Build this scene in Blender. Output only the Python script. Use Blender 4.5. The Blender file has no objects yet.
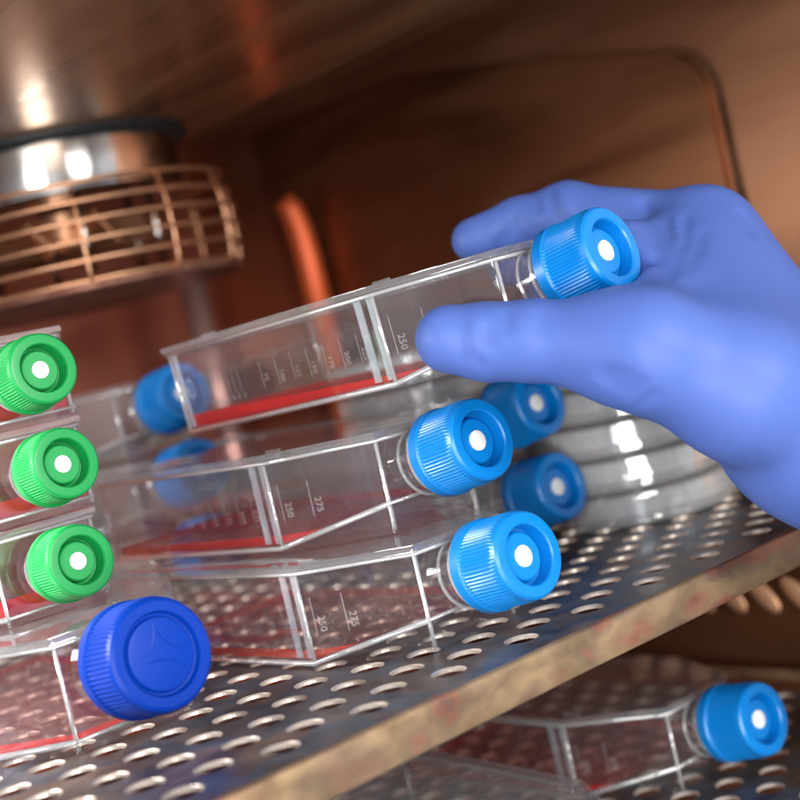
import bpy, bmesh, math, random
import numpy as np
from mathutils import Vector, Matrix
random.seed(7)
scene = bpy.context.scene
COL = scene.collection
PI = math.pi

# ------------------------------------------------------------------ materials
def new_mat(name):
    m = bpy.data.materials.new(name); m.use_nodes = True
    nt = m.node_tree; nt.nodes.clear()
    return m, nt.nodes, nt.links

def principled(name, color, rough=.4, metal=0., bump=None, spec=.5, coat=0., sss=0., mott=None, trans=0., ior=1.5, rough_var=None):
    m, N, L = new_mat(name)
    out = N.new('ShaderNodeOutputMaterial'); b = N.new('ShaderNodeBsdfPrincipled')
    L.new(b.outputs[0], out.inputs[0])
    b.inputs['Base Color'].default_value = (*color, 1); b.inputs['Roughness'].default_value = rough
    b.inputs['Metallic'].default_value = metal; b.inputs['Specular IOR Level'].default_value = spec
    b.inputs['Coat Weight'].default_value = coat; b.inputs['Coat Roughness'].default_value = .15
    b.inputs['Transmission Weight'].default_value = trans; b.inputs['IOR'].default_value = ior
    if sss:
        b.inputs['Subsurface Weight'].default_value = sss
        b.inputs['Subsurface Radius'].default_value = (.3, .5, 1.); b.inputs['Subsurface Scale'].default_value = .004
    tc = N.new('ShaderNodeTexCoord')
    if mott:      # list of (scale vector, detail, [(pos, colour)...])
        sc, det, ramp = mott
        mp = N.new('ShaderNodeMapping'); mp.inputs['Scale'].default_value = sc
        no = N.new('ShaderNodeTexNoise'); no.inputs['Scale'].default_value = 1; no.inputs['Detail'].default_value = det; no.inputs['Distortion'].default_value = .6
        cr = N.new('ShaderNodeValToRGB')
        while len(cr.color_ramp.elements) < len(ramp): cr.color_ramp.elements.new(.5)
        for e, (p, c) in zip(cr.color_ramp.elements, ramp): e.position = p; e.color = (*c, 1)
        L.new(tc.outputs['Object'], mp.inputs[0]); L.new(mp.outputs[0], no.inputs['Vector']); L.new(no.outputs['Fac'], cr.inputs[0]); L.new(cr.outputs[0], b.inputs['Base Color'])
    if rough_var:
        sc, lo, hi = rough_var
        mp = N.new('ShaderNodeMapping'); mp.inputs['Scale'].default_value = sc
        no = N.new('ShaderNodeTexNoise'); no.inputs['Scale'].default_value = 1; no.inputs['Detail'].default_value = 4
        mr = N.new('ShaderNodeMapRange'); mr.inputs[1].default_value = .3; mr.inputs[2].default_value = .7; mr.inputs[3].default_value = lo; mr.inputs[4].default_value = hi
        L.new(tc.outputs['Object'], mp.inputs[0]); L.new(mp.outputs[0], no.inputs['Vector']); L.new(no.outputs['Fac'], mr.inputs[0]); L.new(mr.outputs[0], b.inputs['Roughness'])
    if bump:
        sc, st, dist = bump
        mp = N.new('ShaderNodeMapping'); mp.inputs['Scale'].default_value = sc if isinstance(sc, tuple) else (sc,)*3
        no = N.new('ShaderNodeTexNoise'); no.inputs['Scale'].default_value = 1; no.inputs['Detail'].default_value = 4
        bp = N.new('ShaderNodeBump'); bp.inputs['Strength'].default_value = st; bp.inputs['Distance'].default_value = dist
        L.new(tc.outputs['Object'], mp.inputs[0]); L.new(mp.outputs[0], no.inputs['Vector']); L.new(no.outputs['Fac'], bp.inputs['Height']); L.new(bp.outputs[0], b.inputs['Normal'])
    return m

def thin_plastic(name, tint=(.968,.974,.977), f0=.072, haze=.014, rough=.03, wob=.25, haze_col=(.8,.82,.85)):
    """a thin moulded polystyrene wall: what lies behind shows through, both faces mirror the room"""
    m, N, L = new_mat(name)
    out = N.new('ShaderNodeOutputMaterial')
    tr = N.new('ShaderNodeBsdfTransparent'); tr.inputs[0].default_value = (*tint, 1)
    gl = N.new('ShaderNodeBsdfGlossy'); gl.inputs['Roughness'].default_value = rough; gl.inputs[0].default_value = (1,1,1,1)
    df = N.new('ShaderNodeBsdfDiffuse'); df.inputs[0].default_value = (*haze_col, 1)
    lw = N.new('ShaderNodeLayerWeight'); lw.inputs[0].default_value = .5
    pw = N.new('ShaderNodeMath'); pw.operation = 'POWER'; pw.inputs[1].default_value = 4.5
    mr = N.new('ShaderNodeMapRange'); mr.inputs[3].default_value = f0; mr.inputs[4].default_value = .9
    tc = N.new('ShaderNodeTexCoord'); no = N.new('ShaderNodeTexNoise'); no.inputs['Scale'].default_value = 45; no.inputs['Detail'].default_value = 2
    bp = N.new('ShaderNodeBump'); bp.inputs['Strength'].default_value = wob; bp.inputs['Distance'].default_value = .0012
    L.new(tc.outputs['Object'], no.inputs['Vector']); L.new(no.outputs['Fac'], bp.inputs['Height']); L.new(bp.outputs[0], gl.inputs['Normal'])
    L.new(lw.outputs['Facing'], pw.inputs[0]); L.new(pw.outputs[0], mr.inputs[0])
    m1 = N.new('ShaderNodeMixShader'); m1.inputs[0].default_value = haze
    m2 = N.new('ShaderNodeMixShader')
    L.new(tr.outputs[0], m1.inputs[1]); L.new(df.outputs[0], m1.inputs[2])
    L.new(mr.outputs[0], m2.inputs[0]); L.new(m1.outputs[0], m2.inputs[1]); L.new(gl.outputs[0], m2.inputs[2])
    L.new(m2.outputs[0], out.inputs[0])
    return m

def medium_mat(name, col, dens, body=.45, top=.34):
    """coloured culture medium: absorbs with depth, scatters a little"""
    m, N, L = new_mat(name)
    out = N.new('ShaderNodeOutputMaterial')
    tr = N.new('ShaderNodeBsdfTransparent'); tr.inputs[0].default_value = (1,1,1,1)
    gl = N.new('ShaderNodeBsdfGlossy'); gl.inputs['Roughness'].default_value = .04
    df = N.new('ShaderNodeBsdfDiffuse'); df.inputs[0].default_value = (*col, 1)
    tl = N.new('ShaderNodeBsdfTranslucent'); tl.inputs[0].default_value = (*col, 1)
    lw = N.new('ShaderNodeLayerWeight'); lw.inputs[0].default_value = .5
    pw = N.new('ShaderNodeMath'); pw.operation = 'POWER'; pw.inputs[1].default_value = 4
    mr = N.new('ShaderNodeMapRange'); mr.inputs[3].default_value = .025; mr.inputs[4].default_value = .18
    L.new(lw.outputs['Facing'], pw.inputs[0]); L.new(pw.outputs[0], mr.inputs[0])
    # level top surface is clear, the steep meniscus edge is dense with colour
    ge = N.new('ShaderNodeNewGeometry'); sx = N.new('ShaderNodeSeparateXYZ'); ab = N.new('ShaderNodeMath'); ab.operation = 'ABSOLUTE'
    mb = N.new('ShaderNodeMapRange'); mb.inputs[1].default_value = .5; mb.inputs[2].default_value = .95; mb.inputs[3].default_value = body; mb.inputs[4].default_value = top
    L.new(ge.outputs['True Normal'], sx.inputs[0]); L.new(sx.outputs[2], ab.inputs[0]); L.new(ab.outputs[0], mb.inputs[0])
    a = N.new('ShaderNodeMixShader'); a.inputs[0].default_value = .5; L.new(df.outputs[0], a.inputs[1]); L.new(tl.outputs[0], a.inputs[2])
    b = N.new('ShaderNodeMixShader'); L.new(mb.outputs[0], b.inputs[0]); L.new(tr.outputs[0], b.inputs[1]); L.new(a.outputs[0], b.inputs[2])
    c = N.new('ShaderNodeMixShader'); L.new(mr.outputs[0], c.inputs[0]); L.new(b.outputs[0], c.inputs[1]); L.new(gl.outputs[0], c.inputs[2])
    L.new(c.outputs[0], out.inputs[0])
    va = N.new('ShaderNodeVolumeAbsorption'); va.inputs[0].default_value = (*col, 1); va.inputs[1].default_value = dens
    L.new(va.outputs[0], out.inputs[1])
    return m

M = {}
M['wall'] = thin_plastic('clear polystyrene')
M['lid'] = thin_plastic('clear polystyrene lid', f0=.1, haze=.09, wob=.35)
M['hazy'] = thin_plastic('hazy polystyrene', tint=(.975,.98,.98), haze=.21, f0=.085, wob=.5, haze_col=(.97,.97,.97))
M['glare'] = thin_plastic('pale glare strip', tint=(.93,.95,.97), haze=.27, f0=.15, rough=.15, wob=.5, haze_col=(.80,.86,.93))  # bluish glare put into the colour of the wall strips
M['bright_haze'] = thin_plastic('fogged polystyrene', haze=.085, f0=.11, wob=.6, haze_col=(.9,.92,.95))  # white haze mixed in to brighten the clear rear flasks
M['print'] = thin_plastic('frosted raised marks', haze=.17, f0=.05, wob=.1, haze_col=(.85,.87,.9))
M['edge'] = thin_plastic('milky bright moulded edge', tint=(.9,.91,.92), haze=.30, f0=.22, rough=.12, wob=.3, haze_col=(.86,.86,.86))
M['cap_blue'] = principled('blue cap plastic', (.001,.175,.53), .33, spec=.5, sss=.15, bump=(900, .04, .0003))
M['cap_green'] = principled('green cap plastic', (.007,.27,.06), .36, sss=.15, bump=(900, .04, .0003))
M['cap_royal'] = principled('royal blue cap plastic', (.0003,.032,.30), .4, spec=.18, sss=.1, bump=(700, .05, .0003))
M['filter'] = principled('white filter membrane', (.78,.79,.78), .9, bump=(1800, .5, .0005))
M['glove'] = principled('blue nitrile', (.072,.125,.39), .50, spec=.26, sss=.12, bump=((60,60,25), .10, .0012))
M['red'] = medium_mat('red medium', (1.0,.006,.001), 45., .97, .24)
M['orange'] = medium_mat('orange medium', (1.0,.055,.004), 14., .95, .06)
M['palered'] = medium_mat('thin red medium', (1.,.01,.006), 12., .95, .05)
M['dkred'] = medium_mat('dark red medium', (.62,.002,.008), 60., .95, .2)
M['yellow'] = medium_mat('yellow medium', (.62,.40,.05), 40., .6)

# ------------------------------------------------------------------ helpers
def tag(o, label=None, cat=None, group=None, kind=None):
    if label: o['label'] = label
    if cat: o['category'] = cat
    if group: o['group'] = group
    if kind: o['kind'] = kind
    return o
def link(name, bm, mat, parent=None, smooth=None, mats=None):
    me = bpy.data.meshes.new(name); bm.normal_update(); bm.to_mesh(me); bm.free()
    for x in (mats or [mat]): me.materials.append(x)
    o = bpy.data.objects.new(name, me); COL.objects.link(o)
    if smooth is not None:
        for p in me.polygons: p.use_smooth = True
        if smooth < 3.1:
            me.set_sharp_from_angle(angle=smooth)
    if parent: o.parent = parent
    return o
def empty(name, mtx=None):
    o = bpy.data.objects.new(name, None); COL.objects.link(o); o.empty_display_size = .01
    if mtx is not None: o.matrix_world = mtx
    return o
def box(bm, x0, x1, y0, y1, z0, z1, mtx=None):
    vs = [bm.verts.new((x, y, z)) for z in (z0, z1) for y in (y0, y1) for x in (x0, x1)]
    fs = [(0,2,3,1), (4,5,7,6), (0,1,5,4), (2,6,7,3), (0,4,6,2), (1,3,7,5)]
    for f in fs: bm.faces.new([vs[i] for i in f])
    if mtx is not None: bmesh.ops.transform(bm, matrix=mtx, verts=vs)
    return vs
def tube(bm, pts, r, n=10, closed=False, cap=True):
    pts = [Vector(p) for p in pts]; rings = []; up = None
    m = len(pts)
    for i, p in enumerate(pts):
        if closed: t = (pts[(i+1) % m] - pts[i-1])
        else: t = pts[min(i+1, m-1)] - pts[max(i-1, 0)]
        t.normalize()
        if up is None:
            up = t.orthogonal().normalized()
        up = (up - t*up.dot(t)).normalized(); s = t.cross(up)
        rr = r[i] if isinstance(r, (list, tuple)) else r
        rings.append([bm.verts.new(p + (up*math.cos(2*PI*k/n) + s*math.sin(2*PI*k/n))*rr) for k in range(n)])
    for i in range(m if closed else m-1):
        a, b = rings[i], rings[(i+1) % m]
        for k in range(n): bm.faces.new((a[k], a[(k+1) % n], b[(k+1) % n], b[k]))
    if cap and not closed:
        bm.faces.new(rings[0][::-1]); bm.faces.new(rings[-1])
def lathe(bm, prof, n=96, knurl=None, mtx=None, close=False):
    """profile of (radius, height) spun about local z; knurl = (i0, i1, teeth, depth)"""
    rings = []; allv = []
    for i, (r, h) in enumerate(prof):
        if r < 1e-7:
            v = bm.verts.new((0, 0, h)); rings.append([v]); allv.append(v); continue
        ring = []
        for k in range(n):
            rr = r
            if knurl and knurl[0] <= i <= knurl[1]:
                rr = r + knurl[3]*(.5 - .5*math.cos(2*PI*k*knurl[2]/n)) ** .6
            a = 2*PI*k/n; v = bm.verts.new((rr*math.cos(a), rr*math.sin(a), h)); ring.append(v); allv.append(v)
        rings.append(ring)
    for a, b in zip(rings[:-1], rings[1:]):
        if len(a) == 1 and len(b) == 1: continue
        for k in range(n):
            k2 = (k+1) % n
            if len(a) == 1: bm.faces.new((a[0], b[k], b[k2]))
            elif len(b) == 1: bm.faces.new((a[k], a[k2], b[0]))
            else: bm.faces.new((a[k], a[k2], b[k2], b[k]))
    if mtx is not None: bmesh.ops.transform(bm, matrix=mtx, verts=allv)

# local flask frame: x = across (w), -y = towards the cap (a), z = up
def V(a, w, z): return Vector((w, -a, z))
def footprint(L, L1, W, ins, d=0.):
    s = ins/(L-L1)
    return [(d, d), (L1-d*.2, d), (L-d, ins+d*.9), (L-d, W-ins-d*.9), (L1-d*.2, W-d), (d, W-d)]

def text_into(bm, s, size, mtx):
    cu = bpy.data.curves.new('t', 'FONT'); cu.body = s; cu.size = size; cu.resolution_u = 2; cu.offset = size*.012
    o = bpy.data.objects.new('t', cu); COL.objects.link(o)
    dg = bpy.context.evaluated_depsgraph_get(); me = bpy.data.meshes.new_from_object(o.evaluated_get(dg))
    me.transform(mtx); bm.from_mesh(me)
    bpy.data.objects.remove(o); bpy.data.meshes.remove(me); bpy.data.curves.remove(cu)

def cap_mesh(R, length, kind, teeth=72):
    bm = bmesh.new(); r = R
    if kind == 'vent':
        rec = R*.655
        prof = [(R*.80, .0008), (R*.985, 0), (R*1.03, .0006), (R*1.035, length*.20), (R*1.0, length*.225), (R*.955, length*.25),
                (R*.955, length*.80), (R*.965, length*.88), (R*.95, length*.955), (R*.90, length*.995), (R*.86, length),
                (rec+R*.03, length), (rec, length-.0006), (rec-.0003, length-.0062), (R*.55, length-.0066), (R*.53, length-.0042), (R*.49, length-.0036), (0, length-.0036)]
        n = teeth*4
        lathe(bm, prof, n, (5, 6, teeth, R*.035))
    else:
        rec = R*.70
        prof = [(R*.8, .0008), (R*.985, 0), (R*1.02, .0006), (R*1.02, length*.2), (R*.96, length*.24), (R*.96, length*.86), (R*.965, length*.91), (R*.94, length*.965), (R*.88, length),
                (rec+R*.02, length), (rec, length-.0005), (rec-.0004, length-.0019), (rec-R*.06, length-.0020), (rec-R*.09, length-.0006), (rec-R*.14, length-.0004), (0, length-.0004)]
        lathe(bm, prof, teeth*4, (4, 5, teeth, R*.03))
        for (cx, cy, rr, a0, a1) in ((.62*R, .55*R, .62*R, 165, 290), (-.2*R, -.75*R, .68*R, 20, 100), (-.55*R, .55*R, .55*R, -75, 15)):
            pts = []
            for k in range(17):
                a = math.radians(a0 + (a1-a0)*k/16); x, y = cx + rr*math.cos(a), cy + rr*math.sin(a)
                if math.hypot(x, y) < R*.54: pts.append((x, y, length-.0004))
            if len(pts) > 3: tube(bm, [(x, y, z-.00022) for x, y, z in pts], .0004, 6)
    return bm

class Spec: pass
def make_flask(name, L1, L, W, ins, h, R, caplen, capkind, capmat, med, lid_over=.0016, neck_r=.0128, cant=9, capa=.0344, capz=.0276, level=None, grads=True, wall=None, ramp=.011):
    """returns an Empty with its parts; local frame above"""
    t = empty(name); wall = wall or M['wall']
    fp = footprint(L, L1, W, ins)
    # ---- body: side walls, floor, ramp
    bm = bmesh.new()
    zt = h-.0016
    def ring(z, d=0.): return [bm.verts.new(V(a, w, z)) for a, w in footprint(L, L1, W, ins, d)]
    b0, b1 = ring(0), ring(zt)
    for k in range(6):
        k2 = (k+1) % 6; bm.faces.new((b0[k], b0[k2], b1[k2], b1[k]))
    bmesh.ops.bevel(bm, geom=[e for e in bm.edges if abs(e.verts[0].co.z-e.verts[1].co.z) > .01], offset=.0016, segments=4, affect='EDGES', profile=.5)
    # floor with ramp to the neck
    f = footprint(L, L1, W, ins, .0006); rz = .0026
    p = [bm.verts.new(V(a, w, z)) for (a, w), z in zip(f, (rz, rz, ramp, ramp, rz, rz))]
    bm.faces.new((p[0], p[1], p[4], p[5])); bm.faces.new((p[1], p[2], p[3], p[4]))
    # inner wall skin, gives the second line at every corner
    i0, i1 = ring(rz, .0016), ring(zt, .0016)
    for k in range(6):
        k2 = (k+1) % 6; bm.faces.new((i0[k], i1[k], i1[k2], i0[k2]))
    link('body', bm, wall, t, .6)
    # ---- lid with overhanging rim and stacking lugs
    bm = bmesh.new()
    d = -lid_over
    def slab(bm, d, z0, z1):
        a = [bm.verts.new(V(x, w, z0)) for x, w in footprint(L, L1, W, ins, d)]
        b = [bm.verts.new(V(x, w, z1)) for x, w in footprint(L, L1, W, ins, d)]
        for k in range(6):
            k2 = (k+1) % 6; bm.faces.new((a[k], a[k2], b[k2], b[k]))
        bm.faces.new(a[::-1]); bm.faces.new(b)
    slab(bm, d, h-.0024, h)
    bmesh.ops.bevel(bm, geom=list(bm.edges), offset=.0004, segments=2, affect='EDGES')
    for (a, w) in ((L1*.99, .004), (L1*.99, W-.010), (.02, .004), (.02, W-.010)):
        box(bm, w, w+.0012, -a-.008, -a, h, h+.0009)
    link('lid', bm, M['lid'], t, .6)
    # ---- solid plastic beads along the welded edges
    bm = bmesh.new()
    rim = [V(a, w, h-.0034) for a, w in footprint(L, L1, W, ins, -.0001)]
    tube(bm, rim, .0008, 8, closed=True)
    for k in (0, 1, 2, 3, 5):
        a, w = footprint(L, L1, W, ins, .0007)[k]
        tube(bm, [V(a, w, .001), V(a, w, h-.003)], .00075, 8)
    q = footprint(L, L1, W, ins, .0004)
    tube(bm, [V(q[0][0], q[0][1], .0016), V(q[1][0], q[1][1], .0016), V(q[2][0], q[2][1], ramp)], .0011, 8)
    tube(bm, [V(q[5][0], q[5][1], .0014), V(q[4][0], q[4][1], .0014), V(q[3][0], q[3][1], ramp)], .0008, 8)
    tube(bm, [V(q[2][0], q[2][1], ramp), V(q[3][0], q[3][1], ramp)], .0007, 8)
    link('edge_bead', bm, M['edge'], t, 3.2)
    for a0, a1 in ((L1-.0100, L1-.0068), (L1-.0034, L1-.0010), (.0022, .0044)):      # pale strips inside the side wall stand for glare bands
        bm = bmesh.new(); box(bm, .0006, .0013, -a1, -a0, .0035, h-.003); link('glare_strip', bm, M['glare'], t)
    # ---- neck, collar and cap
    ca = math.radians(cant)
    face = V(L+capa, W/2, capz)
    ax = V(math.cos(ca), 0, math.sin(ca))
    rot = Vector((0,0,1)).rotation_difference(ax).to_matrix().to_4x4()
    nm = Matrix.Translation(face) @ rot
    bm = bmesh.new()
    s = (capa+.001)/math.cos(ca)
    lathe(bm, [(neck_r*1.12, -s-.002), (neck_r*1.02, -s+.003), (neck_r, -caplen-.006), (neck_r, -.006), (neck_r-.0012, -.006), (neck_r-.0012, -s)], 48, mtx=nm)
    link('neck', bm, wall, t, .8)
    bm = bmesh.new()
    lathe(bm, [(neck_r, -caplen-.0035), (neck_r*1.1, -caplen-.0034), (neck_r*1.1, -caplen-.0022), (neck_r, -caplen-.0021)], 48, mtx=nm)
    tube(bm, [nm @ Vector((neck_r*math.cos(x), neck_r*math.sin(x), -s+.0025)) for x in [2*PI*k/32 for k in range(32)]], .0007, 6, closed=True)
    link('neck_ring', bm, M['edge'], t, .8)
    bm = cap_mesh(R, caplen, capkind)
    cm = nm @ Matrix.Translation((0,0,-caplen)); bmesh.ops.transform(bm, matrix=cm, verts=bm.verts)
    cap = link('screw_cap', bm, capmat, t, .5)
    if capkind == 'vent':
        bm = bmesh.new(); rr = R*.235
        lathe(bm, [(rr, -.0037), (rr, -.0029), (rr*.85, -.0026), (0, -.0025)], 40, mtx=nm)
        link('filter_disc', bm, M['filter'], cap, .8)
    # ---- graduation ticks and numbers pressed into the near side wall
    if grads:
        bm = bmesh.new(); w = -.00015
        def tick(a, z0, z1, th=.00035):
            bm.faces.new([bm.verts.new(V(*c)) for c in ((a, w, z0), (a+th, w, z0), (a+th, w, z1), (a, w, z1))])
        def label(s_, a, z, size):
            mt = Matrix.Translation(V(a, w, z)) @ Matrix(((0,0,-1,0),(0,-1,0,0),(-1,0,0,0),(0,0,0,1)))
            text_into(bm, s_, size, mt)
        zb = rz+.006 if grads != 'mid' else rz+.004
        small = [5,10,15,20,25,30,40,50]
        for k, v in enumerate(small):
            a = .016 + k*.0034; tick(a, zb+.004, zb+.0125, .00025); label(str(v), a+.0005, zb+.0035, .0020)
        for k in range(9):
            v = 75+25*k; a = .0535 + k*.0092
            if a < L1-.002:
                tick(a, zb+.003, zb+.014); label(str(v), a+.0014, zb+.009, .0034)
        # the last two stand on the slanting shoulder
        sl = math.atan2(ins, L-L1); sh = Matrix.Translation(V(L1, 0, 0)) @ Matrix.Rotation(sl, 4, 'Z')
        base = bmesh.new()
        main, bm = bm, base
        for s_, a in (('250', .004), ('275', .0165)):
            tick(a, zb+.003, zb+.017); label(s_, a+.0018, zb+.0100, .0039)
        bmesh.ops.transform(bm, matrix=sh, verts=bm.verts)
        me = bpy.data.meshes.new('x'); bm.to_mesh(me); bm.free(); main.from_mesh(me); bpy.data.meshes.remove(me)
        bm = main
        # oval mould mark
        for k in range(24):
            a0, a1 = 2*PI*k/24, 2*PI*(k+1)/24
            vs = []
            for r0, x in ((1, a0), (1, a1), (.72, a1), (.72, a0)):
                vs.append(bm.verts.new(V(.0095+.0018*r0*math.cos(x), w, zb+.0105+.0042*r0*math.sin(x))))
            bm.faces.new(vs)
        link('graduation_marks', bm, M['print'], t)
    t['_dims'] = 0; del t['_dims']
    return t

def medium(t, L1, L, W, ins, h, level, mat, mtx=Matrix.Identity(4), ramp=.011, rz=.0029, z_local=None):
    """pool of medium filling the flask up to a plane that is level in the world"""
    bm = bmesh.new(); f = footprint(L, L1, W, ins, .0019)
    lo = [bm.verts.new(V(a, w, z)) for (a, w), z in zip(f, (rz, rz, ramp+.0003, ramp+.0003, rz, rz))]
    hi = [bm.verts.new(V(a, w, h-.003)) for a, w in f]
    bm.faces.new((lo[0], lo[5], lo[4], lo[1])); bm.faces.new((lo[1], lo[4], lo[3], lo[2]))
    for k in range(6):
        k2 = (k+1) % 6; bm.faces.new((lo[k], lo[k2], hi[k2], hi[k]))
    bm.faces.new(hi)
    inv = mtx.inverted(); up = (inv.to_3x3() @ Vector((0,0,1))).normalized()
    r = bmesh.ops.bisect_plane(bm, geom=list(bm.verts)+list(bm.edges)+list(bm.faces), plane_co=V(0, W/2, level), plane_no=up, clear_outer=True)
    bmesh.ops.holes_fill(bm, edges=[e for e in bm.edges if len(e.link_faces) == 1])
    bmesh.ops.recalc_face_normals(bm, faces=bm.faces)
    return link('culture_medium', bm, mat, t)

def copy_tree(o, parent=None):
    c = o.copy(); COL.objects.link(c)
    if parent: c.parent = parent
    for ch in list(o.children): copy_tree(ch, c)
    return c

# ------------------------------------------------------------------ 75-size flasks with blue vented caps
L1, L, W, INS, HT = .1214, .1634, .084, .0213, .038
K75 = dict(L1=L1, L=L, W=W, ins=INS, h=HT)
GB = 'culture flasks with sky blue vented caps'
proto = make_flask('culture_flask', R=.0159, caplen=.0235, capkind='vent', capmat=M['cap_blue'], med=None, **K75)
def pose(x, y, z, yaw=0): return Matrix.Translation((x, y, z)) @ Matrix.Rotation(yaw, 4, 'Z')
def place(mtx, label, med, level=.0062, first=False):
    t = proto if first else copy_tree(proto_src)
    t.matrix_world = mtx
    tag(t, label, 'flask', GB)
    if med: medium(t, L1, L, W, INS, HT, level, M[med], mtx)
    return t
# a clean source copy is kept as the first placed flask before its medium is added
proto_src = proto
spots = [
 (pose(.3009, .5729, .0391, .0364), 'clear flask of red medium under the held flask, upper one of the front blue-capped pair', 'red', .0062),
 (pose(.2859, .5448, .0005, .0207), 'clear flask with orange red medium on the shelf, lower one of the front blue-capped pair', 'orange', .0062),
 (pose(.4012, .6390, .0391, .035), 'upper flask of the stack behind, its blue cap half tucked under the gloved thumb', 'dkred', .005),
 (pose(.4052, .6410, .0005, .03), 'lower flask of the stack behind, its cap between the front pair and the clear dishes', 'dkred', .005),
 (pose(.3385, .8100, .0005, .0), 'bottom flask of the hindmost blurry stack, hidden behind the front pair', 'yellow', .005),
 (pose(.3385, .8110, .0391, .0), 'middle flask of the hindmost blurry stack, cap seen through the clear flasks', 'yellow', .005),
 (pose(.3385, .8110, .0777, .0), 'top flask of the hindmost blurry stack, cap peeping out left of the held flask', 'yellow', .005),
 (pose(.4283, .5752, -.1085, .0), 'flask with red medium on the lower shelf, blue cap under the copper shelf edge', 'red', .0060),
]
hd = Matrix(((.99262963,-.11312491,-.04346456,.31738617),(.11291379,.99357805,-.00728994,.51623677),(.04401011,.00232846,.99902837,.09072787),(0,0,0,1)))
piv = hd @ V(.11, .042, .02)
tilt = Matrix.Translation(piv) @ Matrix.Rotation(math.radians(-1.6), 4, Vector((1,0,0))) @ Matrix.Translation(-piv)
hd = tilt @ hd
brightened = make_flask('culture_flask', R=.0159, caplen=.0235, capkind='vent', capmat=M['cap_blue'], med=None, wall=M['bright_haze'], **K75)
made = [copy_tree(proto), copy_tree(proto)] + [copy_tree(brightened) for _ in spots[4:]] + [brightened] + [copy_tree(proto)] + [proto]
assert len(made) == len(spots)+1
for t, (mt, lab, med, lev) in zip(made, spots + [(hd, 'flask with a wedge of red medium lifted above the stack by the blue gloved hand', 'red', .0066)]):
    t.matrix_world = mt; tag(t, lab, 'flask', GB)
    medium(t, L1, L, W, INS, HT, lev, M[med], mt)
# second lower flask: wider type without visible cap
t = copy_tree(proto_src); [bpy.data.objects.remove(c) for c in list(t.children) if c.name.startswith('culture_medium')]
t.matrix_world = pose(.300, .520, -.1085, -.1); tag(t, 'pale flask at the bottom edge of the photo, corner under the copper shelf edge', 'flask', GB)

# ------------------------------------------------------------------ green capped stack
KG = dict(L1=.105, L=.140, W=.078, ins=.0185, h=.0335)
g0 = make_flask('green_capped_flask', R=.0131, caplen=.0165, capkind='vent', capmat=M['cap_green'], med=None, neck_r=.0102, capa=.0255, capz=.0185, cant=6, grads=False, ramp=.003, **KG)
gs = [(.2282-.039, .4585+.1655, .0402, 'lowest'), (.2302-.039, .459+.1655, .0742, 'middle'), (.2332-.039, .4587+.1655, .1079, 'top')]
greens = [g0, copy_tree(g0), copy_tree(g0)]
for t, (x, y, z, nm_), rr in zip(greens, gs, (0, .01, -.01)):
    mt = pose(x, y, z, rr); t.matrix_world = mt
    tag(t, {'lowest':'lowest green-capped flask, resting on the royal blue-capped one', 'middle':'middle green-capped flask of the stack at the left edge', 'top':'topmost green-capped flask at the left edge, below the wire fan guard'}[nm_], 'flask', 'green-capped flasks in a stack')
    medium(t, KG['L1'], KG['L'], KG['W'], KG['ins'], KG['h'], .0095, M['dkred'], mt, ramp=.003)
# ------------------------------------------------------------------ royal blue capped flask below it
KB = dict(L1=.125, L=.170, W=.098, ins=.0265, h=.0395)
b0 = make_flask('royal_capped_flask', R=.0192, caplen=.0215, capkind='plain', capmat=M['cap_royal'], med=None, neck_r=.0150, capa=.029, capz=.0275, cant=8, grads=False, ramp=.004, **KB)
mt = pose(.2228-.049, .4088+.199, .0005, 0); b0.matrix_world = mt
tag(b0, 'flask with the big solid royal blue cap nearest the camera, under the green-capped stack', 'flask')
medium(b0, KB['L1'], KB['L'], KB['W'], KB['ins'], KB['h'], .0062, M['palered'], mt, ramp=.004)

# ------------------------------------------------------------------ stacked clear dishes
def dish(name, R, h):
    t = empty(name)
    bm = bmesh.new(); lathe(bm, [(0,.0012), (R-.004,.0012), (R-.003,0), (R-.002,.0002), (R-.0012,.0014), (R-.0009,h*.85), (R-.0022,h*.85), (R-.0026,.0022), (0,.0022)], 96)
    link('base', bm, M['hazy'], t, .5)
    bm = bmesh.new(); lathe(bm, [(0,h-.001), (R-.002,h-.001), (R-.0008,h-.0018), (R,h*.35), (R+.0008,h*.35), (R+.0007,h-.0012), (R-.0005,h), (R-.003,h+.0006), (R-.004,h), (0,h)], 96)
    link('lid', bm, M['hazy'], t, .5)
    return t
DG = 'clear round dishes stacked on the shelf'
d0 = dish('culture_dish', .0455, .0155); first = True
for (cx, cy, n, where) in ((.5195, .462, 5, 'under the wrist'), (.4975, .575, 6, 'behind the blue-capped stack')):
    for k in range(n):
        t = d0 if first else copy_tree(d0); first = False
        t.matrix_world = Matrix.Translation((cx + random.uniform(-.0015,.0015), cy + random.uniform(-.0015,.0015), .0006+.0165*k)) @ Matrix.Rotation(random.uniform(0, 6), 4, 'Z')
        pos = ['bottom', 'second from bottom', 'third from bottom', 'fourth from bottom', 'fifth from bottom', 'topmost'][k]
        if k == n-1: pos = 'topmost'
        tag(t, f'clear round dish {where}, {pos} of its stack', 'culture dish', DG)

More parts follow.
